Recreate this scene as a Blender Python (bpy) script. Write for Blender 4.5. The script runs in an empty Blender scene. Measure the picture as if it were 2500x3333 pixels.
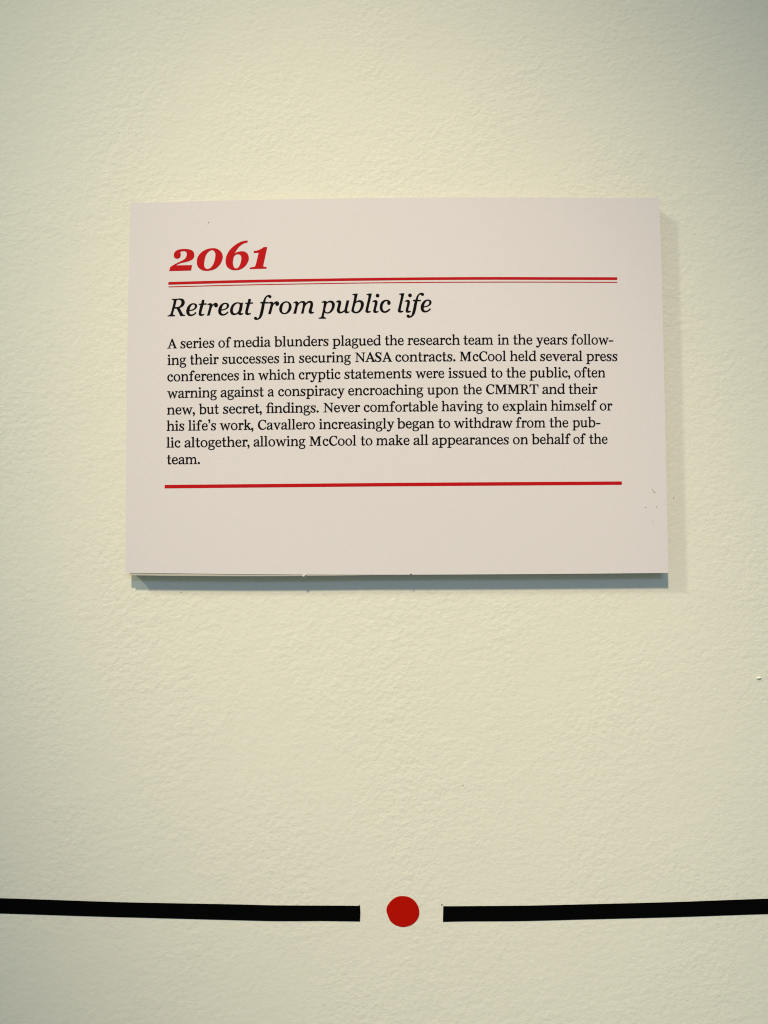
import bpy, bmesh, math
from mathutils import Vector, Matrix
from mathutils.geometry import delaunay_2d_cdt

S = bpy.context.scene
C = S.collection

# ------------------------------------------------------------------ camera
# wall = plane y 0, panel face = plane y -T; metres; camera looks along +y
T = 0.005                                   # how far the panel face stands off the wall
F, CX, CY = 2700.0, 1250.0, 1666.5          # focal length and centre in image pixels
DIST = 0.3216                               # camera to panel face
PITCH, YAW, ROLL = (math.radians(a) for a in (3.356, 0.796, -0.175))
ORI = Matrix.Rotation(YAW, 3, 'Z') @ Matrix.Rotation(PITCH, 3, 'X') @ Matrix.Rotation(-ROLL, 3, 'Y').inverted()
EYE = Vector((0.0, -T - DIST, 0.0))
cam = bpy.data.objects.new('camera', bpy.data.cameras.new('camera'))
C.objects.link(cam)
cam.data.sensor_width = 36.0
cam.data.lens = 36.0 * F / 3333.0
cam.data.clip_start, cam.data.clip_end = 0.01, 50.0
cam.matrix_world = Matrix.Translation(EYE) @ (ORI @ Matrix.Rotation(math.pi / 2, 3, 'X')).to_4x4()
S.camera = cam
S.cycles.filter_width = 1.1                  # crisp small print


def at(u, v, y):
    """image pixel coordinates -> (x, z) in metres on the flat plane at depth y"""
    d = ORI @ Vector(((u - CX) / F, 1.0, -(v - CY) / F))
    k = (y - EYE.y) / d.y
    return (EYE.x + d.x * k, EYE.z + d.z * k)


# ------------------------------------------------------------------ light
W = bpy.data.worlds.new('World')
S.world = W
W.use_nodes = True
bg = W.node_tree.nodes['Background']
bg.inputs[0].default_value = (0.36, 0.455, 0.42, 1)      # cool daylight of the room
bg.inputs[1].default_value = 0.50


def spot(name, target, direction, dist, power, color, radius, cone, blend=1.0):
    l = bpy.data.lights.new(name, 'SPOT')
    l.energy, l.color, l.shadow_soft_size = power, color, radius
    l.spot_size, l.spot_blend = math.radians(cone), blend
    o = bpy.data.objects.new(name, l)
    C.objects.link(o)
    d = Vector(direction).normalized()
    o.location = Vector(target) + d * dist
    o.rotation_euler = d.to_track_quat('Z', 'Y').to_euler()
    return o


spot('gallery_spotlight', (0.006, 0, -0.005), (-0.24, -1.0, 1.22), 2.6, 248, (1.0, 0.85, 0.575), 0.10, 11.3, 0.78)
spot('gallery_floodlight', (0.005, 0, 0.03), (-1.68, -1.0, 1.52), 2.8, 118, (0.93, 1.0, 0.78), 0.11, 10.8, 0.85)
spot('fill_light', (0.01, 0, 0.0), (0.15, -1.0, 0.48), 2.6, 142, (0.37, 0.58, 1.0), 0.42, 13, 0.85)  # added bluish fill without a real source, cools the shadow under the panel

S.view_settings.view_transform = 'Standard'
S.view_settings.look = 'None'
S.view_settings.exposure = 0.0
S.view_settings.gamma = 1.0
S.view_settings.use_curve_mapping = False


# ------------------------------------------------------------------ materials
def mat(name, color, rough=0.6, spec=0.3):
    m = bpy.data.materials.new(name)
    m.use_nodes = True
    b = m.node_tree.nodes['Principled BSDF']
    b.inputs['Base Color'].default_value = (*color, 1)
    b.inputs['Roughness'].default_value = rough
    b.inputs['Specular IOR Level'].default_value = spec
    return m


def noise(nt, scale, detail=2.0, rough=0.5, mapping=(1, 1, 1), rot=0.0, dist=0.0):
    tc = nt.nodes.new('ShaderNodeTexCoord')
    mp = nt.nodes.new('ShaderNodeMapping')
    mp.inputs['Scale'].default_value = mapping
    mp.inputs['Rotation'].default_value = (0, rot, 0)
    n = nt.nodes.new('ShaderNodeTexNoise')
    n.inputs['Scale'].default_value = scale
    n.inputs['Detail'].default_value = detail
    n.inputs['Roughness'].default_value = rough
    n.inputs['Distortion'].default_value = dist
    nt.links.new(tc.outputs['Object'], mp.inputs['Vector'])
    nt.links.new(mp.outputs['Vector'], n.inputs['Vector'])
    return n.outputs['Fac']


def mix_color(nt, fac, a, b):
    r = nt.nodes.new('ShaderNodeValToRGB')
    r.color_ramp.elements[0].position, r.color_ramp.elements[1].position = 0.3, 0.7
    r.color_ramp.elements[0].color = (*a, 1)
    r.color_ramp.elements[1].color = (*b, 1)
    nt.links.new(fac, r.inputs['Fac'])
    return r.outputs['Color']


def bump(nt, layers):
    prev = None
    for h, strength, distance in layers:
        b = nt.nodes.new('ShaderNodeBump')
        b.inputs['Strength'].default_value = strength
        b.inputs['Distance'].default_value = distance
        nt.links.new(h, b.inputs['Height'])
        if prev:
            nt.links.new(prev, b.inputs['Normal'])
        prev = b.outputs['Normal']
    nt.links.new(prev, nt.nodes['Principled BSDF'].inputs['Normal'])


m_wall = mat('cream_wall_paint', (0.78, 0.77, 0.64), 0.75, 0.2)
nt = m_wall.node_tree
nt.links.new(mix_color(nt, noise(nt, 420, 6, 0.85, (0.8, 1, 1), 0.3), (0.770, 0.758, 0.63), (0.812, 0.735, 0.68)),
             nt.nodes['Principled BSDF'].inputs['Base Color'])
patchy = nt.nodes.new('ShaderNodeMapRange')          # flatter and rougher patches left by the roller
patchy.inputs['From Min'].default_value, patchy.inputs['From Max'].default_value = 0.35, 0.65
patchy.inputs['To Min'].default_value, patchy.inputs['To Max'].default_value = 0.55, 1.25
nt.links.new(noise(nt, 26, 2, 0.5, (1, 1, 0.7), 0.4), patchy.inputs['Value'])


def patched(h):
    m = nt.nodes.new('ShaderNodeMath')
    m.operation = 'MULTIPLY'
    nt.links.new(h, m.inputs[0])
    nt.links.new(patchy.outputs['Result'], m.inputs[1])
    return m.outputs[0]


bump(nt, [(patched(noise(nt, 520, 3, 0.5, (0.9, 1, 1), math.radians(14), 0.1)), 1.0, 0.00023),
          (patched(noise(nt, 190, 2, 0.5, (0.9, 1, 1), math.radians(20), 0.1)), 1.0, 0.00018),
          (noise(nt, 1300, 1, 0.5), 1.0, 0.00005)])

m_paper = mat('card_paper', (0.72, 0.66, 0.64), 0.7, 0.2)
nt = m_paper.node_tree
nt.links.new(mix_color(nt, noise(nt, 700, 6, 0.85), (0.715, 0.664, 0.665), (0.772, 0.668, 0.698)),
             nt.nodes['Principled BSDF'].inputs['Base Color'])
bump(nt, [(noise(nt, 1300, 3, 0.6), 0.8, 0.00004), (noise(nt, 16, 1, 0.5), 0.6, 0.0004)])
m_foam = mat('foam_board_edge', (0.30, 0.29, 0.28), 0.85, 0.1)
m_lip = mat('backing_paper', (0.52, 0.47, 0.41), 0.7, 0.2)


def ink(name, color, color2, rough):
    m = mat(name, color, rough, 0.04)
    nt = m.node_tree
    nt.links.new(mix_color(nt, noise(nt, 1500, 3, 0.6), color, color2), nt.nodes['Principled BSDF'].inputs['Base Color'])
    return m


m_red = ink('red_ink', (0.49, 0.006, 0.009), (0.55, 0.009, 0.013), 0.6)
m_black = ink('black_ink', (0.004, 0.003, 0.004), (0.007, 0.005, 0.006), 0.7)
m_vinyl = mat('black_vinyl', (0.0015, 0.0015, 0.0015), 0.6, 0.02)
m_dot = ink('red_vinyl', (0.45, 0.004, 0.0008), (0.49, 0.006, 0.001), 0.55)
m_dirt = mat('dark_dirt', (0.16, 0.12, 0.10), 0.9, 0.1)
m_brown = mat('brown_dirt', (0.34, 0.25, 0.19), 0.9, 0.1)
m_blob = mat('raised_wall_paint', (0.80, 0.78, 0.66), 0.5, 0.3)


# ------------------------------------------------------------------ mesh helpers
def link(name, verts, faces, material, parent=None):
    me = bpy.data.meshes.new(name)
    me.from_pydata(verts, [], faces)
    me.update()
    me.materials.append(material)
    o = bpy.data.objects.new(name, me)
    C.objects.link(o)
    if parent:
        o.parent = parent
        o.matrix_parent_inverse = Matrix.Translation(-world_loc(parent))
    return o


def world_loc(o):
    v = Vector(o.location)
    return v if o.parent is None else v           # parts keep zero location: only the root Empty is offset


def tag(o, label, cat, group=None, kind=None):
    o['label'], o['category'] = label, cat
    if group:
        o['group'] = group
    if kind:
        o['kind'] = kind
    return o


def prism(name, outline, y_back, y_front, material, parent=None):
    """closed outline [(x, z)] extruded from y_back to y_front"""
    n = len(outline)
    bm = bmesh.new()
    a = [bm.verts.new((x, y_front, z)) for x, z in outline]
    b = [bm.verts.new((x, y_back, z)) for x, z in outline]
    bm.faces.new(a)
    bm.faces.new(b[::-1])
    for i in range(n):
        j = (i + 1) % n
        bm.faces.new((a[i], b[i], b[j], a[j]))
    bmesh.ops.recalc_face_normals(bm, faces=bm.faces)
    me = bpy.data.meshes.new(name)
    bm.to_mesh(me)
    bm.free()
    me.materials.append(material)
    o = bpy.data.objects.new(name, me)
    C.objects.link(o)
    if parent:
        o.parent = parent
        o.matrix_parent_inverse = Matrix.Translation(-world_loc(parent))
    return o


# ------------------------------------------------------------------ outline language
# contour = "x,y x,y~ ..." : '~' marks a smooth point, plain = corner
def spline(txt, n=5):
    P, sm = [], []
    for t in txt.split():
        s = t.endswith('~')
        x, y = t.rstrip('~').split(',')
        P.append(Vector((float(x), float(y))))
        sm.append(s)
    N = len(P)

    def tan(i):
        a, b, c = P[i - 1], P[i], P[(i + 1) % N]
        d1, d2 = max((b - a).length, 1e-6), max((c - b).length, 1e-6)
        return (b - a) * (d2 / (d1 + d2) / d1) + (c - b) * (d1 / (d1 + d2) / d2)

    out = []
    for i in range(N):
        j = (i + 1) % N
        p0, p1 = P[i], P[j]
        if not sm[i] and not sm[j]:
            out.append(p0)
            continue
        ch = p1 - p0
        L = ch.length
        la, lb = (P[i] - P[i - 1]).length, (P[(j + 1) % N] - P[j]).length
        long0, long1 = L > 2.6 * la, L > 2.6 * lb      # a straight stem running into a small curve
        m0 = tan(i) * (2.0 * la if long0 else L) if sm[i] else None
        m1 = tan(j) * (2.0 * lb if long1 else L) if sm[j] else None
        if m0 is None:
            m0 = ch if long1 else ch * 1.5 - m1 * 0.5
        if m1 is None:
            m1 = ch if long0 else ch * 1.5 - m0 * 0.5
        for k in range(n):
            t = k / n
            out.append(p0 * (2 * t**3 - 3 * t**2 + 1) + m0 * (t**3 - 2 * t**2 + t) + p1 * (3 * t**2 - 2 * t**3) + m1 * (t**3 - t**2))
    return [(v.x, v.y) for v in out]


def all_smooth(txt):
    return ' '.join(t.rstrip('~') + '~' for t in txt.split())


def ellipse(cx, cy, rx, ry, n=26, tilt=0.0):
    c, s = math.cos(tilt), math.sin(tilt)
    r = []
    for i in range(n):
        a = 2 * math.pi * i / n
        x, y = rx * math.cos(a), ry * math.sin(a)
        r.append((cx + x * c - y * s, cy + x * s + y * c))
    return r


def ribbon(pts, n=5):
    """stroke with a width at every point -> closed outline"""
    P = [Vector(p) for p in pts]
    Q = []
    for i in range(len(P) - 1):
        a, b, c, d = P[max(i - 1, 0)], P[i], P[i + 1], P[min(i + 2, len(P) - 1)]
        for k in range(n):
            t = k / n
            Q.append(0.5 * ((2 * b) + (c - a) * t + (2 * a - 5 * b + 4 * c - d) * t * t + (3 * b - a - 3 * c + d) * t**3))
    Q.append(P[-1])
    L, R = [], []
    for i, q in enumerate(Q):
        d = (Q[min(i + 1, len(Q) - 1)] - Q[max(i - 1, 0)]).to_2d().normalized()
        nrm = Vector((-d.y, d.x)) * q.z * 0.5
        L.append((q.x + nrm.x, q.y + nrm.y))
        R.append((q.x - nrm.x, q.y - nrm.y))
    return L + R[::-1]


def inside(pt, poly):
    x, y = pt
    r = False
    j = len(poly) - 1
    for i in range(len(poly)):
        xi, yi = poly[i]
        xj, yj = poly[j]
        if (yi > y) != (yj > y) and x < (xj - xi) * (y - yi) / (yj - yi) + xi:
            r = not r
        j = i
    return r


def grow(ct, e, hole):
    """move a closed contour outwards by e (a hole closes up): ink spread"""
    a = sum(ct[i - 1][0] * ct[i][1] - ct[i][0] * ct[i - 1][1] for i in range(len(ct)))
    sg = (1 if a > 0 else -1) * (-1 if hole else 1)
    P = [Vector(p) for p in ct]
    o, n = [], len(P)
    for i in range(n):
        d1 = (P[i] - P[i - 1])
        d2 = (P[(i + 1) % n] - P[i])
        d1 = d1.normalized() if d1.length > 1e-9 else d2.normalized()
        d2 = d2.normalized() if d2.length > 1e-9 else d1
        m = Vector((d1.y + d2.y, -d1.x - d2.x))
        k = max(1 + d1.dot(d2), 0.5)
        o.append(tuple(P[i] + m * (sg * e / k)))
    return o


def fill(pieces, spread=0.0):
    """union of pieces; each piece = list of contours (even-odd) -> one clean flat triangle mesh"""
    if spread:
        pieces = [[grow(ct, spread, k > 0) for k, ct in enumerate(pc)] for pc in pieces]
    vs, es = [], []
    for pc in pieces:
        for ct in pc:
            k = len(vs)
            n = len(ct)
            vs += [Vector(p) for p in ct]
            es += [(k + i, k + (i + 1) % n) for i in range(n)]
    v, e, f, *_ = delaunay_2d_cdt(vs, es, [], 0, 1e-4)
    keep = []
    for t in f:
        c = sum((v[i] for i in t), Vector((0, 0))) / len(t)
        if any(sum(inside(c, ct) for ct in pc) % 2 for pc in pieces):
            keep.append(tuple(t))
    used = sorted({i for t in keep for i in t})
    mp = {i: k for k, i in enumerate(used)}
    return [tuple(v[i]) for i in used], [tuple(mp[i] for i in t) for t in keep]


INK = -T - 0.00006


def pixel_mesh(name, parts, material, parent):
    """parts = [(verts in image pixel coordinates, faces)] laid on the panel face"""
    V, Fc = [], []
    for v, f in parts:
        k = len(V)
        for p in v:
            x, z = at(p[0], p[1], INK)
            V.append((x, INK, z))
        for t in f:
            a, b, c = (V[k + i] for i in t)
            up = (b[0] - a[0]) * (c[2] - a[2]) - (b[2] - a[2]) * (c[0] - a[0])
            Fc.append(tuple(k + i for i in (t if up > 0 else t[::-1])))
    return link(name, V, Fc, material, parent)


# ------------------------------------------------------------------ the wall
wall = prism('wall', [(-1.6, -1.3), (1.6, -1.3), (1.6, 1.7), (-1.6, 1.7)], 0.10, 0.0, m_wall)
tag(wall, 'cream painted wall with fine rolled plaster texture behind the panel', 'wall', kind='structure')

# ------------------------------------------------------------------ the panel
panel = bpy.data.objects.new('text_panel', None)
C.objects.link(panel)
bx, bz = at(1291, 1866, -T)
panel.location = (bx, 0, bz)
panel.empty_display_size = 0.05
tag(panel, 'white rectangular caption panel headed 2061 in red, mounted on the cream wall', 'wall label')
bpy.context.view_layer.update()


def edge(pts, y, n=6):
    """open smooth run of image pixel points"""
    out = []
    P = [Vector(p) for p in pts]
    for i in range(len(P) - 1):
        a, b, c, d = P[max(i - 1, 0)], P[i], P[i + 1], P[min(i + 2, len(P) - 1)]
        for k in range(n):
            t = k / n
            out.append(0.5 * ((2 * b) + (c - a) * t + (2 * a - 5 * b + 4 * c - d) * t * t + (3 * b - a - 3 * c + d) * t**3))
    out.append(P[-1])
    return [at(q.x, q.y, y) for q in out]


top = [(424.6, 661.5), (780, 651.5), (1350, 643.3), (1800, 643), (2146, 644.6)]
right = [(2146, 644.6), (2157, 1000), (2166, 1400), (2175.8, 1864.7)]
bottom = [(2175.8, 1864.7), (1800, 1868), (1300, 1870.5), (880, 1869.5), (408, 1864.3)]
left = [(408, 1864.3), (411.5, 1400), (416.5, 1000), (424.6, 661.5)]
out = edge(top, -T)[:-1] + edge(right, -T)[:-1] + edge(bottom, -T)[:-1] + edge(left, -T)[:-1]
face = prism('face_sheet', out, -T + 0.00014, -T, m_paper, panel)
# backing board: flush with the sheet except along the lower left, where it peeps out below
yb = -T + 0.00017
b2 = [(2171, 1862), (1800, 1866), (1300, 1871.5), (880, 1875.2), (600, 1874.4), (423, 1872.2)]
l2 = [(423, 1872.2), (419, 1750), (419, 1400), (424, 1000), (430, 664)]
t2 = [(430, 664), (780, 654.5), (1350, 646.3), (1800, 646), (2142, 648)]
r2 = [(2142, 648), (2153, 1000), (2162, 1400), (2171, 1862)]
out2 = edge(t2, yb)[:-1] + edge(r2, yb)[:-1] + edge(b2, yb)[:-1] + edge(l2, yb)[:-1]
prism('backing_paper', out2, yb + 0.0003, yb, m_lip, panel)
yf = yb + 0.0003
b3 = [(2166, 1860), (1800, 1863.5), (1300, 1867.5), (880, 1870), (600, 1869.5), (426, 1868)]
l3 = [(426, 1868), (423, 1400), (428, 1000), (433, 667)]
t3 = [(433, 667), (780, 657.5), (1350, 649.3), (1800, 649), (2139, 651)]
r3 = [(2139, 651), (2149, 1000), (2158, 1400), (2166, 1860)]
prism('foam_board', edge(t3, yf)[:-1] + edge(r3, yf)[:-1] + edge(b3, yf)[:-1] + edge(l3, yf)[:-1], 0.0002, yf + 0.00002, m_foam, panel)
# frayed bit of the lower edge
yk = -T + 0.0001
prism('paper_burr', [at(u, v, yk) for u, v in ((985, 1869), (997, 1869.5), (993, 1873.5), (988, 1878), (985.5, 1876))],
      yk + 0.0003, yk - 0.00025, m_paper, panel)


def strip(name, top_pts, bot_pts, material):
    t = [tuple(p) for p in top_pts]
    b = [tuple(p) for p in bot_pts]

    def run(P, n=6):
        o = []
        P = [Vector(p) for p in P]
        for i in range(len(P) - 1):
            a, bb, c, d = P[max(i - 1, 0)], P[i], P[i + 1], P[min(i + 2, len(P) - 1)]
            for k in range(n):
                s = k / n
                o.append(0.5 * ((2 * bb) + (c - a) * s + (2 * a - 5 * bb + 4 * c - d) * s * s + (3 * bb - a - 3 * c + d) * s**3))
        o.append(P[-1])
        return o
    A, B = run(t), run(b)
    n = len(A)
    return pixel_mesh(name, [([tuple(p) for p in A] + [tuple(p) for p in B],
                              [(i, i + 1, n + i + 1) for i in range(n - 1)] + [(i, n + i + 1, n + i) for i in range(n - 1)])],
                      material, face)


rx = [548.1, 800, 1000, 1200, 1400, 1600, 1800, 2009.2]
ry = [917.8, 911.1, 907.5, 904.5, 902.5, 901.6, 902.0, 902.4]
rt = [933.6, 927.2, 923.6, 920.6, 918.8, 918.0, 918.1, 918.9]
strip('thick_rule', zip(rx, ry), zip(rx, [v + 8.6 for v in ry]), m_red)
strip('thin_rule', zip(rx, [v - 1.35 for v in rt]), zip(rx, [v + 1.35 for v in rt]), m_red)
strip('bottom_rule', [(536.2, 1578.3), (870, 1575.2), (1200, 1572.3), (1400, 1570.7), (2024, 1566.9)],
      [(535.8, 1589.4), (870, 1586.4), (1200, 1583.3), (1400, 1581.9), (2024, 1577.8)], m_red)

# ------------------------------------------------------------------ the red year
NUM = {  # image window origin (540, 770), 9.759 units per image pixel
    '2': ["107,1092 140,970 260,893~ 420,810~ 540,752~ 620,690~ 655,620~ 665,545~ 645,490~ 600,462~ 540,460~ 480,475~ 452,492 465,540~ 468,590~ 445,660~ 390,695~ 340,700~ 285,675~ 257,625~ 253,580~ 275,510~ 330,450~ 420,412~ 520,398~ 620,395~ 740,407~ 830,442~ 885,505~ 900,580~ 888,660~ 840,720~ 760,765~ 620,808~ 480,840~ 390,872~ 310,915 830,907 797,1075"],
    '0': [all_smooth("985,800 1010,660 1090,540 1220,440 1360,385 1480,370 1600,382 1729,460 1784,545 1804,640 1789,730 1739,850 1659,950 1540,1035 1420,1072 1300,1085 1180,1072 1070,1015 1005,930"),
          all_smooth("1465,425 1390,455 1310,525 1255,630 1228,740 1212,850 1215,930 1245,995 1310,1030 1380,1015 1450,960 1510,870 1550,760 1572,640 1570,530 1535,460")],
    '6': ["2591,122 2594,182 2499,205~ 2399,260~ 2309,340~ 2249,420~ 2204,490~ 2179,545 2239,505~ 2319,477~ 2419,467~ 2509,480~ 2579,530~ 2619,600~ 2632,680~ 2619,760~ 2569,870~ 2479,970~ 2359,1040~ 2219,1065~ 2129,1062~ 2029,1025~ 1949,960~ 1909,870~ 1899,770~ 1914,660~ 1959,540~ 2029,430~ 2139,320~ 2259,230~ 2379,170~ 2489,138~",
          all_smooth("2284,558 2219,575 2159,640 2139,720 2127,800 2134,900 2164,975 2219,1012 2279,1000 2324,950 2364,870 2389,780 2399,690 2384,610 2344,570")],
    '1': ["3217,333 3099,880 3091,935~ 3139,961~ 3201,970 3189,1015 2662,1028 2671,985 2759,972~ 2829,950~ 2856,890~ 2949,512 2787,515 2799,452 2899,445~ 2999,405~ 3109,335"],
}
parts = []
for d in '2061':
    v, f = fill([[spline(c, 6) for c in NUM[d]]], 2.5)
    parts.append(([(540 + x / 9.759, 770 + y / 9.759) for x, y in v], f))
pixel_mesh('year_number', parts, m_red, face)

# ------------------------------------------------------------------ the italic heading (image windows as above)
HC, HD, HE, HF, HG, HH = (540, 960, 11.06), (680, 960, 11.06), (820, 950, 7.9), (1030, 950, 12.76), (1140, 950, 11.06), (1280, 945, 11.85)
IT = {
    'R': (HC, [["210,146 400,140~ 530,130~ 620,155~ 665,205~ 675,265~ 655,340~ 600,410~ 490,460 590,655~ 625,705~ 690,722 685,742 640,752 525,755 505,715~ 390,485 305,485 252,690~ 270,715~ 330,735 323,762 65,768 65,745 130,725~ 165,695~ 285,215~ 270,185~ 212,165",
                "383,175 325,437 430,432~ 510,395~ 550,330~ 562,260~ 545,200~ 490,172~"]]),
    'e': (HC, [["1068,612 1098,640 1020,715~ 930,752~ 860,755~ 790,725~ 745,660~ 735,590~ 755,490~ 810,390~ 890,325~ 990,300~ 1070,318~ 1115,360~ 1118,420~ 1085,480~ 1010,535~ 840,575 845,640~ 870,690~ 920,705~ 990,685~",
                "850,540 960,520~ 1020,480~ 1045,420~ 1040,365~ 1000,337~ 950,345~ 890,410~ 860,480~"]]),
    't': (HC, [["1300,185 1340,178~ 1385,188 1365,310 1465,303 1450,345 1350,350 1275,640~ 1285,690~ 1330,695~ 1390,680 1365,720~ 1300,748~ 1235,748~ 1190,715~ 1185,650~ 1250,352 1183,352 1195,318 1275,312"]]),
    'r': (HD, [["-68,360 -20,318~ 40,298~ 95,310~ 115,360 170,315~ 230,283~ 290,295~ 322,350~ 305,415~ 255,440~ 210,425~ 195,380~ 212,350 160,370~ 115,415~ 95,470~ 25,732 -65,740 25,400~ 20,360~ -30,352~"]]),
    'a': (HD, [["1225,280 1175,560~ 1145,620~ 1155,660~ 1190,665~ 1240,652 1215,690~ 1150,718~ 1100,715~ 1060,690~ 1050,660 980,705~ 890,722~ 810,690~ 768,610~ 770,520~ 810,400~ 890,310~ 1000,268~ 1090,272~ 1150,290 1190,278",
                "1115,370 1095,320~ 1050,298~ 990,312~ 920,370~ 875,460~ 860,550~ 875,630~ 930,668~ 1000,650~ 1060,590~"]]),
    'f': (HE, [["215,290 225,262 285,258 310,190~ 345,130~ 395,90~ 450,80~ 490,98~ 500,125~ 485,150~ 450,152~ 425,130~ 400,118~ 375,140~ 350,200~ 340,262 425,262 410,293 330,293 285,530~ 260,610~ 210,680~ 150,712~ 90,715~ 58,690~ 62,655~ 95,640~ 125,660~ 145,682~ 175,660~ 200,590~ 265,293"]]),
    'o': (HE, [[all_smooth("705,430 725,350 775,285 850,248 920,248 985,290 1018,365 1005,445 955,520 890,560 820,570 760,550 715,500"),
                all_smooth("885,270 830,290 795,340 778,410 772,470 785,520 830,545 880,530 925,470 947,400 948,330 925,280")]]),
    'm': (HE, [["1062,290 1100,255~ 1150,245~ 1185,262~ 1195,300 1240,255~ 1310,235~ 1365,255~ 1385,295 1430,250~ 1495,230~ 1555,255~ 1570,320~ 1535,480~ 1545,515~ 1600,515 1570,545~ 1520,558~ 1475,545~ 1460,515~ 1505,330~ 1500,285~ 1465,275~ 1420,300~ 1375,350~ 1325,550 1265,555 1315,330~ 1305,280~ 1270,272~ 1220,300~ 1185,345~ 1135,555 1068,558 1125,325~ 1115,285~"]]),
    'p': (HF, [["210,450 250,405~ 350,375~ 410,395~ 440,430 510,380~ 600,365~ 690,395~ 750,470~ 755,580~ 720,700~ 650,800~ 560,870~ 450,892~ 330,850 295,1035 395,1075 390,1105 95,1108 95,1075 170,1060~ 205,1030~ 310,500~ 305,445~",
                "415,510 360,770~ 385,835~ 450,855~ 530,825~ 600,740~ 645,620~ 645,520~ 610,450~ 550,430~ 470,450~"]]),
    'u': (HF, [["810,425 860,375~ 940,355~ 1010,380~ 1025,430~ 1010,530~ 965,740~ 985,810~ 1040,825~ 1110,790~ 1170,740 1255,358 1360,360 1270,760~ 1285,815~ 1330,820~ 1380,815 1340,855~ 1250,882~ 1190,865~ 1165,805 1080,860~ 980,888~ 890,855~ 850,770~ 860,700~ 905,520~ 910,440~ 870,425~"]]),
    'b': (HG, [["82,85 150,72~ 265,62 205,355 270,315~ 350,300~ 430,325~ 480,390~ 485,480~ 450,590~ 380,690~ 290,750~ 200,765~ 110,745~ 40,685 150,170~ 145,120~ 85,105",
                "180,420 130,650~ 150,695~ 215,722~ 280,695~ 345,620~ 380,520~ 385,430~ 355,370~ 300,355~ 240,370~"]]),
    'l': (HG, [["590,85 660,68~ 770,62 765,100 645,640~ 650,690~ 690,697~ 745,690 720,725~ 650,750~ 590,745~ 548,700~ 560,630~ 660,170~ 655,120~ 592,100"]]),
    'i': (HG, [["795,358 840,315~ 920,298~ 975,330~ 975,410~ 920,640~ 930,692~ 970,697~ 1025,690 990,730~ 910,752~ 850,740~ 828,690~ 840,630~ 885,420~ 885,365~ 850,352~"], [(985, 130, 63)]]),
    'c': (HG, [["1350,340 1300,325~ 1240,355~ 1185,430~ 1160,540~ 1175,640~ 1220,690~ 1280,692~ 1350,650~ 1415,605 1442,632 1350,715~ 1260,750~ 1170,735~ 1095,670~ 1065,570~ 1080,460~ 1140,350~ 1220,298~ 1320,285~ 1400,310~ 1450,375~ 1440,435~ 1390,465~ 1345,440~ 1335,390~"]]),
}
HEAD = [('R', 0, 0), ('e', 0, 0), ('t', 0, 0), ('r', 0, 0), ('e', -36.0 + 140 - 140 + 140, -1.6), ('a', 0, 0), ('t', 151.3, -3.2),
        ('f', 0, 0), ('r', 199, -4.9), ('o', 0, 0), ('m', 0, 0), ('p', 0, 0), ('u', 0, 0), ('b', 0, 0), ('l', 0, 0), ('i', 0, 0),
        ('c', 0, 0), ('l', 105.8, -1.0), ('i', 105.6, -0.7), ('f', 496.7, -7.0), ('e', 763, -12.0)]
filled = {}
for ch, (win, pcs) in IT.items():
    P = []
    for pc in pcs:
        P.append([ellipse(*c[:2], c[2], c[2]) if isinstance(c, tuple) else spline(c, 5) for c in pc])
    v, f = fill(P, 0.48 * win[2])
    filled[ch] = ([(win[0] + x / win[2], win[1] + y / win[2]) for x, y in v], f)
parts = []
for ch, dx, dy in HEAD:
    v, f = filled[ch]
    parts.append(([(x + dx, y + dy) for x, y in v], f))
pixel_mesh('heading_text', parts, m_black, face)

# ------------------------------------------------------------------ text face for the paragraph
# units: a tenth of an image pixel, y up from the baseline; (width, left bearing, right bearing, pieces)


def foot(x0, x1, l, r, y=0):
    return [[(x0 - l, y), (x1 + r, y), (x1 + r, y + 11), (x1 + r * 0.45, y + 17), (x1, y + 30), (x0, y + 30), (x0 - l * 0.45, y + 17), (x0 - l, y + 11)]]


def bar(x0, y0, x1, y1):
    return [[(x0, y0), (x1, y0), (x1, y1), (x0, y1)]]


def flag(x0, x1, y, l=32):
    return [[(x0 - l, y - 20), (x0 - l, y - 10), (x0 + 6, y - 2), (x1 - 8, y + 5), (x1, y + 5), (x1, y - 50), (x0, y - 50), (x0, y - 32), (x0 - 8, y - 22)]]


def stem(x0, x1, h, l=32, r=31):
    return [bar(x0, 0, x1, h), foot(x0, x1, l, r)]


def P(*cts):
    return [spline(c, 4) for c in cts]


def ring(cx, cy, rx, ry, ix, iy, tilt=0.0):
    return [ellipse(cx, cy, rx, ry), ellipse(cx, cy, ix, iy, 26, tilt)]


def shift(pcs, dx, dy=0, sx=1.0, sy=1.0):
    return [[[(x * sx + dx, y * sy + dy) for x, y in c] for c in pc] for pc in pcs]


def poly(txt):
    return [spline(txt)]


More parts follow.
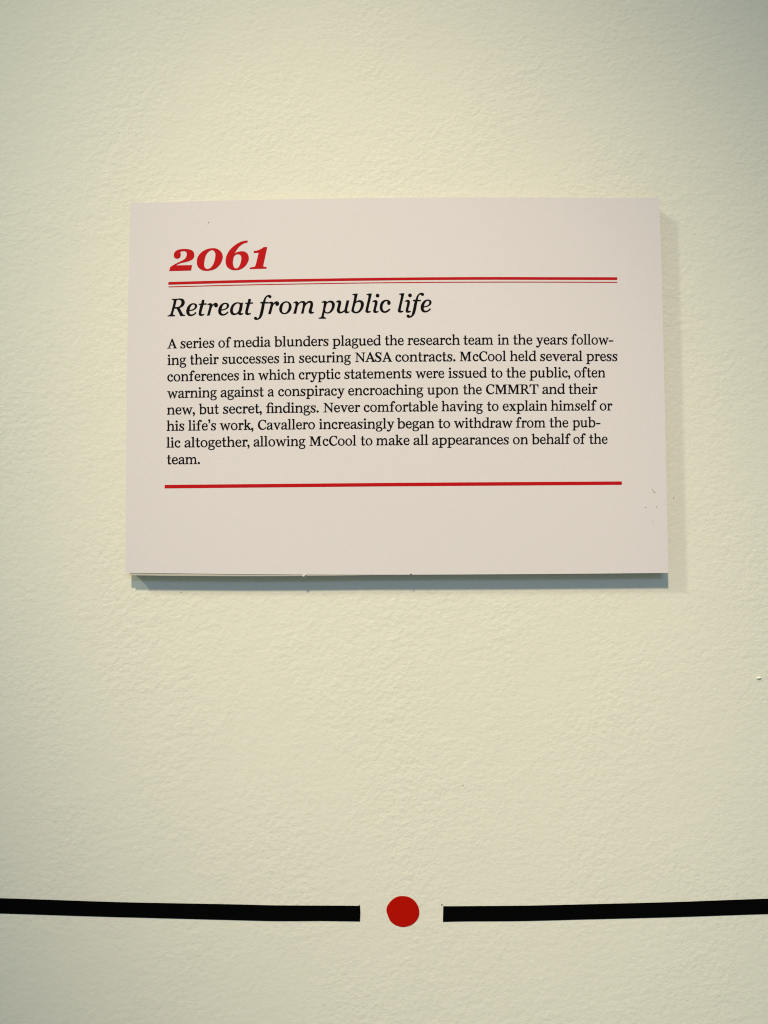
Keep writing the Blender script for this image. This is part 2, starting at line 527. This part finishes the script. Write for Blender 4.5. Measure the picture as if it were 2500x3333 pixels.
ARCH = "60,165 92,200~ 150,226~ 205,205~ 222,140~ 222,20 180,20 180,140~ 168,185~ 132,194~ 98,178~ 74,148"
BOWL_R = P("60,180 100,213~ 155,226~ 212,205~ 246,150~ 250,108~ 235,45~ 190,3~ 135,-7~ 90,0~ 60,16",
           "82,165 112,194~ 148,200~ 185,172~ 205,108~ 192,48~ 152,20~ 112,26~ 82,50")
n_top = [flag(32, 74, 220, 30), bar(32, 0, 74, 215)]
G = {}
G['i'] = (112, 9, 9, stem(36, 80, 215, 34, 32) + [flag(36, 80, 220), [ellipse(50, 299, 31, 31, 18)]])
G['l'] = (116, 8, 8, stem(35, 78, 325, 34, 36) + [flag(35, 78, 332, 33)])
G['n'] = (249, 9, 9, n_top + [foot(32, 74, 32, 30), foot(180, 222, 33, 27), P(ARCH)])
G['m'] = (379, 9, 9, n_top + [foot(32, 74, 32, 30), foot(165, 207, 29, 29), foot(298, 340, 30, 39)] + shift([P(ARCH)], 6, 0, .905, 1) + shift([P(ARCH)], 139, 0, .905, 1))
G['h'] = (249, 9, 9, [flag(32, 74, 332, 32), bar(32, 0, 74, 325), foot(32, 74, 32, 30), foot(180, 222, 33, 27), P(ARCH)])
G['u'] = (252, 3, 8, [flag(34, 76, 220, 34), flag(172, 214, 220, 30), bar(172, 8, 214, 215), poly("172,40 172,4 214,4 230,2 252,14 252,26 225,26 214,40"),
                      P("34,215 34,100 36,45~ 57,5~ 100,-6~ 147,8~ 180,36 180,60 142,32~ 110,24~ 86,40~ 76,90 76,215")])
G['r'] = (176, 9, -2, [flag(36, 78, 220, 32), bar(36, 0, 78, 215), foot(36, 78, 34, 40),
                       P("66,165 94,205~ 128,225~ 160,218~ 178,193~ 172,166~ 150,158~ 130,170~ 127,188~ 108,186~ 78,146")])
G['s'] = (168, 13, 11, [[ribbon([(143, 176, 20), (122, 206, 20), (86, 216, 19), (48, 205, 30), (31, 168, 40), (58, 130, 46), (108, 100, 46), (138, 62, 42), (122, 20, 30), (84, 3, 19), (44, 12, 20), (18, 46, 22)])],
                        poly("134,176 150,150 158,150 158,226 150,226 140,210"), poly("2,-6 10,-6 22,10 27,42 10,72 2,72")])
G['e'] = (190, 13, 8, [P("188,54 160,14~ 105,-6~ 50,10~ 10,60~ 0,112~ 14,170~ 50,212~ 100,226~ 150,210~ 180,165~ 184,125~ 180,112 44,112 50,66~ 80,32~ 118,24~ 152,38~ 176,68",
                         "43,132 138,132 142,160~ 128,198~ 98,207~ 62,188~")])
G['o'] = (216, 13, 13, [ring(108, 110, 108, 116, 66, 97, math.radians(6))])
G['c'] = (186, 13, 6, [P("184,50 152,8~ 105,-6~ 48,12~ 8,60~ 0,112~ 14,172~ 55,214~ 108,226~ 155,212~ 178,178~ 170,150~ 145,142~ 122,156~ 120,185~ 126,200 105,206~ 68,190~ 46,145~ 44,105~ 58,55~ 92,28~ 130,30~ 168,66")])
G['d'] = (238, 13, 7, [bar(168, 6, 211, 325), flag(168, 211, 332, 50), poly("168,60 168,-4 176,-4 215,6 238,8 238,22 211,30"),
                       P("175,186 150,215~ 112,226~ 55,205~ 12,155~ 0,100~ 15,40~ 50,3~ 90,-6~ 135,8~ 175,42", "168,62 130,32~ 105,26~ 68,50~ 45,105~ 55,165~ 85,202~ 118,206~ 150,195~ 168,165")])
G['b'] = (250, 3, 13, [bar(38, 0, 82, 325), flag(38, 82, 332, 38), BOWL_R, poly("38,34 38,-18 46,-18 72,10 90,34")])
G['p'] = (246, 9, 13, [bar(36, -95, 79, 215), flag(36, 79, 220, 36), foot(36, 79, 36, 43, -100)] + shift([BOWL_R], -4))
G['a'] = (202, 13, 3, [P("12,172~ 22,150~ 44,152~ 56,176~ 64,200~ 92,207~ 122,195~ 130,165~ 130,142 60,114~ 15,82~ 0,45~ 12,8~ 50,-6~ 95,8~ 130,42 134,10~ 160,-6~ 202,6 200,20 180,20~ 171,38~ 171,150~ 160,205~ 115,226~ 60,217~ 22,198~",
                         "130,122 75,98~ 46,70~ 44,42~ 68,24~ 100,32~ 130,60")])
G['g'] = (212, 10, 2, [ring(90, 157, 82, 70, 43, 56), poly("128,206 150,222~ 212,219 212,200 160,200~ 140,190"),
                       [ribbon([(72, 96, 16), (36, 74, 22), (28, 50, 28), (62, 36, 34), (130, 32, 36), (178, 8, 38), (190, -32, 34), (165, -70, 24), (105, -87, 18), (45, -76, 22), (20, -40, 34), (38, -4, 26), (66, 20, 20)])]])
G['f'] = (186, 6, -14, [bar(0, 197, 134, 214), bar(50, 0, 93, 205), foot(50, 93, 42, 34),
                        P("50,190 52,255~ 75,312~ 120,338~ 162,330~ 186,300~ 172,278~ 148,276~ 130,296~ 116,308~ 102,290~ 93,230~ 93,190")])
G['fi'] = (250, 6, 9, [bar(0, 197, 226, 214), bar(46, 0, 89, 205), foot(46, 89, 36, 34), bar(183, 0, 226, 214), foot(183, 226, 36, 32),
                       P("46,190 48,250~ 80,315~ 140,341~ 195,328~ 224,296~ 212,270~ 186,272~ 168,300~ 138,318~ 104,295~ 89,240~ 89,190")])
G['t'] = (146, 6, 4, [bar(0, 198, 136, 215), P("40,290 40,60 45,10~ 80,-6~ 120,0~ 148,22 142,36 110,26~ 90,36~ 82,74 82,296")])
V = "0,218 106,218 106,206 84,196 132,62 184,194 160,206 160,218 245,218 245,206 214,194 132,-8 112,-8 34,194 0,206"
G['v'] = (245, 2, 2, [poly(V)])
G['w'] = (346, 2, 2, [poly("0,218 95,218 95,206 78,196 118,66 168,210 196,210 252,66 290,194 264,206 264,218 346,218 346,206 320,194 252,-8 232,-8 170,146 116,-8 96,-8 32,194 0,206")])
G['x'] = (232, 4, 4, [poly("20,206 76,206 216,12 160,12"), poly("160,206 188,206 72,12 42,12"), bar(0, 206, 98, 218), bar(130, 206, 222, 218), bar(0, 0, 90, 12), bar(130, 0, 232, 12)])
G['y'] = (238, 2, 2, [poly("32,206 86,206 146,44 120,-8"), P("186,206 214,206 120,-45~ 85,-90~ 45,-98~ 10,-85~ 5,-55~ 30,-42~ 52,-55~ 72,-66~ 90,-45~ 118,15"),
                      poly("0,218 106,218 106,206 84,198 32,198 0,206"), poly("152,218 238,218 238,206 214,198 186,198 152,206")])
G['k'] = (246, 8, 2, [bar(35, 0, 78, 325), flag(35, 78, 332, 33), foot(35, 78, 34, 36), poly("76,92 76,118 166,208 200,208 104,104"), poly("92,116 126,146 232,12 174,12"),
                      bar(124, 206, 224, 218), poly("150,0 246,0 246,12 232,20 174,20 150,12")])
G['.'] = (66, 12, 12, [[ellipse(33, 28, 33, 33, 18)]])
COM = [[ellipse(33, 30, 32, 32, 18)], P("4,22 30,10~ 34,-20~ 12,-58 22,-68 56,-32~ 65,20~ 60,40 20,40")]
G[','] = (66, 4, 12, COM)
G["'"] = (66, 10, 10, shift(COM, 0, 292))
G['-'] = (142, 8, 8, [bar(0, 98, 142, 131)])
G['A'] = (330, 0, 0, [poly("38,12 72,12 172,282 162,312 150,312"), poly("150,312 178,312 306,12 238,12 152,240"), bar(82, 98, 240, 120), foot(46, 70, 46, 52), foot(240, 296, 42, 34)])
G['N'] = (330, 8, 6, [bar(54, 0, 80, 290), foot(54, 80, 52, 50), poly("0,305 86,305 290,52 290,-6 270,-6 60,266 40,286 0,294"), bar(263, 20, 290, 295),
                      poly("208,305 328,305 328,294 300,282 290,262 263,262 252,282 208,294")])
G['M'] = (386, 8, 8, [bar(42, 0, 70, 290), foot(42, 70, 40, 48), poly("2,305 104,305 194,96 190,0 174,0 62,262 40,284 2,294"), poly("174,0 190,0 302,290 276,300 180,72"),
                      bar(290, 0, 346, 300), foot(290, 346, 44, 40), poly("276,305 384,305 384,294 356,284 346,264 290,264")])
G['C'] = (268, 12, 8, [P("248,206 262,206 262,310 250,310 238,297 190,314~ 145,318~ 80,300~ 20,232~ 0,155~ 20,70~ 75,10~ 150,-8~ 215,10~ 268,66 254,84 205,38~ 160,26~ 105,52~ 64,130~ 66,215~ 105,282~ 155,297~ 205,276~")])
G['S'] = (226, 8, 8, shift(G['s'][3], 0, 0, 1.345, 1.385))
G['R'] = (314, 8, 0, [bar(46, 0, 98, 300), foot(46, 98, 46, 48), poly("0,305 110,305 110,285 46,270 34,284 0,294"),
                      P("90,305 160,305~ 225,285~ 245,225~ 225,166~ 165,140~ 90,138", "98,286 150,286~ 186,262~ 193,222~ 180,178~ 145,158~ 98,158"),
                      poly("124,150 178,150 294,12 230,12"), poly("222,0 314,0 314,12 288,24 234,24 222,12")])
G['T'] = (290, 4, 4, [bar(119, 0, 171, 300), foot(119, 171, 44, 48), bar(12, 285, 278, 305), poly("0,212 14,212 44,268~ 60,285 60,298 6,310"), poly("290,212 276,212 246,268~ 230,285 230,298 284,310")])

glyph = {k: fill(g[3], 2.6 if k.isupper() else 4.6) for k, g in G.items()}
KERN = {('A', 'S'): -28, ('S', 'A'): -6, ('N', 'A'): -14, ('R', 'T'): -12, ('C', 'M'): 4, ('M', 'c'): 26, ('w', '-'): 2, ('k', ','): -8, ('r', ','): -10,
        ('c', 'C'): 0, ('f', 'f'): 10, ('v', 'e'): -6, ('a', 'v'): 0, ('f', "'"): 8, ('b', '-'): 10}


def word(txt):
    """natural layout of a word -> list of (glyph key, x) and its ink width"""
    keys, i = [], 0
    while i < len(txt):
        if txt[i:i + 2] == 'fi':
            keys.append('fi')
            i += 2
        else:
            keys.append(txt[i])
            i += 1
    x, out = 0.0, []
    for j, k in enumerate(keys):
        w, l, r, _ = G[k]
        if j:
            x += l + KERN.get((keys[j - 1], k), 0)
        out.append((k, x))
        last = x + w
        x += w + r
    return out, last


LINES = [  # (baseline points), words with their left and right ends
    ([(560, 1134.0), (910, 1127.3), (1030, 1125.1), (1440, 1122.6), (1550, 1121.6), (1950, 1120.6)],
     "A 544.5 576.2|series 587.3 697.9|of 710.8 752.4|media 760 880.5|blunders 892.4 1069.6|plagued 1082.5 1239.8|the 1252.6 1314|research 1326.4 1496.7|team 1508.3 1605.4|in 1620 1656.5|the 1670 1732.8|years 1744.7 1847.1|follow- 1859.1 1995.7"),
    ([(560, 1186.9), (800, 1183.7), (945, 1180.9), (1200, 1177.3), (1400, 1175.7), (1520, 1175.2), (1990, 1174.8)],
     "ing 545 606|their 618.3 711.4|successes 723.8 909.1|in 922.7 959.2|securing 973.6 1141.7|NASA 1155.2 1276.6|contracts. 1287.2 1482.2|McCool 1496.1 1647.3|held 1660.1 1745.4|several 1758 1895.9|press 1908.5 2010"),
    ([(600, 1240.3), (810, 1236.6), (900, 1235.2), (1230, 1231.4), (1400, 1229.9), (1540, 1229.2), (1920, 1227.8)],
     "conferences 545 778|in 790.7 828.4|which 840.4 959.7|cryptic 973 1107.9|statements 1121.2 1339.7|were 1352.6 1446|issued 1459.6 1584.5|to 1597.8 1635.3|the 1648.2 1710.9|public, 1723.8 1855.8|often 1869.7 1970.2"),
    ([(600, 1293.9), (790, 1291.5), (960, 1289.1), (1050, 1287.2), (1200, 1285.1), (1430, 1283.6), (1530, 1282.4), (1650, 1282.2), (1900, 1281.5)],
     "warning 544.5 705.4|against 718.4 858.5|a 872 891.7|conspiracy 905.8 1121.5|encroaching 1133.5 1377.6|upon 1390.9 1492.2|the 1507.3 1568|CMMRT 1581.9 1753|and 1765.3 1838.9|their 1850.8 1944.3"),
    ([(570, 1348.2), (680, 1347.3), (760, 1345.8), (930, 1343.5), (1110, 1340.7), (1300, 1339.0), (1470, 1337.9), (1700, 1336.4), (1870, 1335.8), (1970, 1335.5)],
     "new, 543.6 634|but 647.5 712|secret, 725.9 851.9|findings. 866 1037.1|Never 1052.1 1171.8|comfortable 1184.5 1425|having 1437.6 1571.3|to 1585.5 1622.7|explain 1636.6 1781.2|himself 1793.4 1942|or 1952.6 1993"),
    ([(570, 1401.6), (640, 1401), (760, 1398.9), (920, 1397.3), (1150, 1395.6), (1350, 1393.4), (1580, 1391.8), (1820, 1390.5), (1900, 1390.2)],
     "his 542.7 600.2|life's 612.9 703.3|work, 715.4 824.5|Cavallero 839.5 1025|increasingly 1038.6 1283.3|began 1292.3 1413.5|to 1426.5 1465|withdraw 1477.7 1668.4|from 1679 1775.9|the 1788.5 1849.8|pub- 1863.7 1954.2"),
    ([(560, 1456.1), (700, 1454.7), (900, 1452.2), (1010, 1450.9), (1090, 1450.1), (1280, 1448.4), (1370, 1447.7), (1580, 1446.0), (1690, 1445.3), (1940, 1444.2)],
     "lic 542 587.3|altogether, 600.8 811.8|allowing 825.4 994.1|McCool 1007.1 1159.7|to 1173.9 1211.9|make 1224.5 1333|all 1346 1394.2|appearances 1406.9 1656.5|on 1669.8 1718.8|behalf 1730.4 1857.4|of 1866.4 1906.5|the 1917.8 1977.5"),
    ([(560, 1510.7), (600, 1510.3), (640, 1509.9)], "team. 543 650.6"),
]


def quad(pts):
    """least-squares parabola through baseline points"""
    m = sum(p[0] for p in pts) / len(pts)
    A = Matrix(((0, 0, 0), (0, 0, 0), (0, 0, 0)))
    b = Vector((0, 0, 0))
    for x, y in pts:
        t = (x - m) / 700
        r = (1, t, t * t)
        for i in range(3):
            b[i] += r[i] * y
            for j in range(3):
                A[i][j] += r[i] * r[j]
    if len(pts) < 4:
        A[2][2] += 1
    k = A.inverted() @ b
    return lambda x: k[0] + k[1] * (x - m) / 700 + k[2] * ((x - m) / 700) ** 2


for base, words in LINES:
    yb_ = quad(base)
    parts = []
    for w in words.split('|'):
        txt, a, b = w.split(' ')
        a, b = float(a), float(b)
        lay, width = word(txt)
        s = (b - a) / width
        for k, x in lay:
            gv, gf = glyph[k]
            parts.append(([(a + (x + px) * s, yb_(a + (x + px) * s) - py * 0.1) for px, py in gv], gf))
    pixel_mesh('text_line', parts, m_black, face)

# small dirt specks on the sheet
for u, v, ru, rv in ((678.8, 724.7, 2.0, 1.5), (2101.5, 1651, 1.9, 1.5), (2136.6, 1650.3, 1.7, 1.7), (2124, 1698, 1.3, 1.3)):
    pts = ellipse(u, v, ru, rv, 10, -0.3)
    pixel_mesh('dirt_speck', [(pts, [(0, i, i + 1) for i in range(1, 9)])], m_dirt if u < 1000 and v > 700 else m_brown, face)

# ------------------------------------------------------------------ stripes and dot on the wall
YW = -0.00016


def wall_patch(name, pts, material, thick=0.00012, gap=0.00004):
    return prism(name, [at(u, v, YW) for u, v in pts], -gap, -gap - thick, material)


def run(P, n=6):
    o = []
    P = [Vector(p) for p in P]
    for i in range(len(P) - 1):
        a, b, c, d = P[max(i - 1, 0)], P[i], P[i + 1], P[min(i + 2, len(P) - 1)]
        for k in range(n):
            s = k / n
            o.append(0.5 * ((2 * b) + (c - a) * s + (2 * a - 5 * b + 4 * c - d) * s * s + (3 * b - a - 3 * c + d) * s**3))
    o.append(P[-1])
    return [tuple(v) for v in o]


lt = [(-1500, 2890), (-500, 2911), (0, 2923.9), (300, 2934), (450, 2938.2), (750, 2943.7), (900, 2947.2), (1080, 2948.0), (1166, 2948.6)]
lb = [(1171.6, 2999.4), (1050, 2997.8), (900, 2998.2), (750, 2994.8), (450, 2987), (300, 2983), (0, 2973.5), (-500, 2960), (-1500, 2938)]
left_end = [(1169.5, 2947.2), (1170.9, 2943.6), (1171.6, 2950), (1172.9, 2965), (1172.9, 2976)]
s1 = wall_patch('black_stripe', run(lt) + left_end + run(lb), m_vinyl)
tag(s1, 'long black stripe on the wall ending just left of the red dot', 'stripe', 'black timeline stripes on the wall')
rt_ = [(1443, 2950.2), (1560, 2949.4), (1720, 2948.0), (1900, 2943.9), (2200, 2936.2), (2500, 2925.4), (3000, 2912), (4000, 2890)]
rb_ = [(4000, 2938), (3000, 2962), (2500, 2975.3), (2200, 2985.3), (1900, 2993), (1720, 2997.7), (1600, 2998.8), (1520, 2999.0), (1441.8, 3000.6)]
s2 = wall_patch('black_stripe', run(rt_) + run(rb_), m_vinyl)
tag(s2, 'long black stripe on the wall starting just right of the red dot', 'stripe', 'black timeline stripes on the wall')

dot = [(845, 265), (900, 273), (950, 297), (1000, 342), (1028, 390), (1044, 440), (1047, 480), (1030, 545), (995, 595), (955, 628), (900, 652), (850, 661), (800, 657), (755, 643), (710, 617), (672, 580), (648, 530), (630, 480), (623, 440), (632, 400), (655, 360), (690, 320), (725, 292), (775, 269)]
d = wall_patch('red_dot', spline(' '.join('%f,%f~' % (1100 + x / 3.95, 2850 + y / 3.95) for x, y in dot), 3), m_dot)
tag(d, 'slightly uneven red round dot in the gap between the black stripes', 'dot')

sc = wall_patch('vinyl_scrap', [(1437, 2944.5), (1439.8, 2942.2), (1440.3, 2945), (1438.5, 2947), (1435.8, 2947)], m_vinyl)
tag(sc, 'tiny black scrap at the upper corner of the right stripe', 'scrap')


# ------------------------------------------------------------------ little things on wall and panel
def blob(name, u, v, ru, rv, h, material, tilt=0.0, y=0.0, parent=None):
    V, Fc = [], []
    rings, seg = 4, 12
    for r in range(rings + 1):
        a = r / rings * math.pi / 2
        for (pu, pv) in ellipse(u, v, ru * math.cos(a) + 0.01, rv * math.cos(a) + 0.01, seg, tilt):
            wob = 1 + 0.0
            x, z = at(pu, pv, y)
            V.append((x, y - h * math.sin(a) * wob, z))
    for r in range(rings):
        for i in range(seg):
            j = (i + 1) % seg
            Fc.append((r * seg + i, (r + 1) * seg + i, (r + 1) * seg + j, r * seg + j))
    Fc.append(tuple(rings * seg + i for i in range(seg)))
    o = link(name, V, Fc, material, parent)
    for p in o.data.polygons:
        p.use_smooth = True
    return o


tag(blob('paint_blob', 2470, 2206.5, 8.5, 2.4, 0.0007, m_blob, -0.2), 'small raised drip of cream paint on the wall right of the panel', 'paint drip')
for u, v, ru, rv, t in ((2193, 1621, 1.3, 3.6, 0.25), (1507, 2556, 3.0, 1.1, -0.5), (2261, 762, 1.2, 1.2, 0), (590, 1928, 1.6, 1.3, 0)):
    blob('dirt_speck', u, v, ru, rv, 0.0001, m_brown, t, -0.00002, wall)
# dark crumb on the lower edge of the sheet
blob('dirt_crumb', 1337, 1868.5, 3.4, 2.2, 0.0006, m_brown, 0.0, -T, panel)

# curled hair near the lower right corner of the panel
hp = [(2123.5, 1591, 0.9), (2123.8, 1594.5, 0.9), (2126, 1599, 0.9), (2130, 1602, 0.9), (2133.5, 1602.5, 0.8)]
ho = ribbon(hp, 4)
V = [(*at(u, v, -T),) for u, v in ho]
hair = prism('lint_hair', V, -T - 0.00004, -T - 0.0001, m_brown)
tag(hair, 'fine curled hair stuck near the lower right corner of the panel', 'hair')
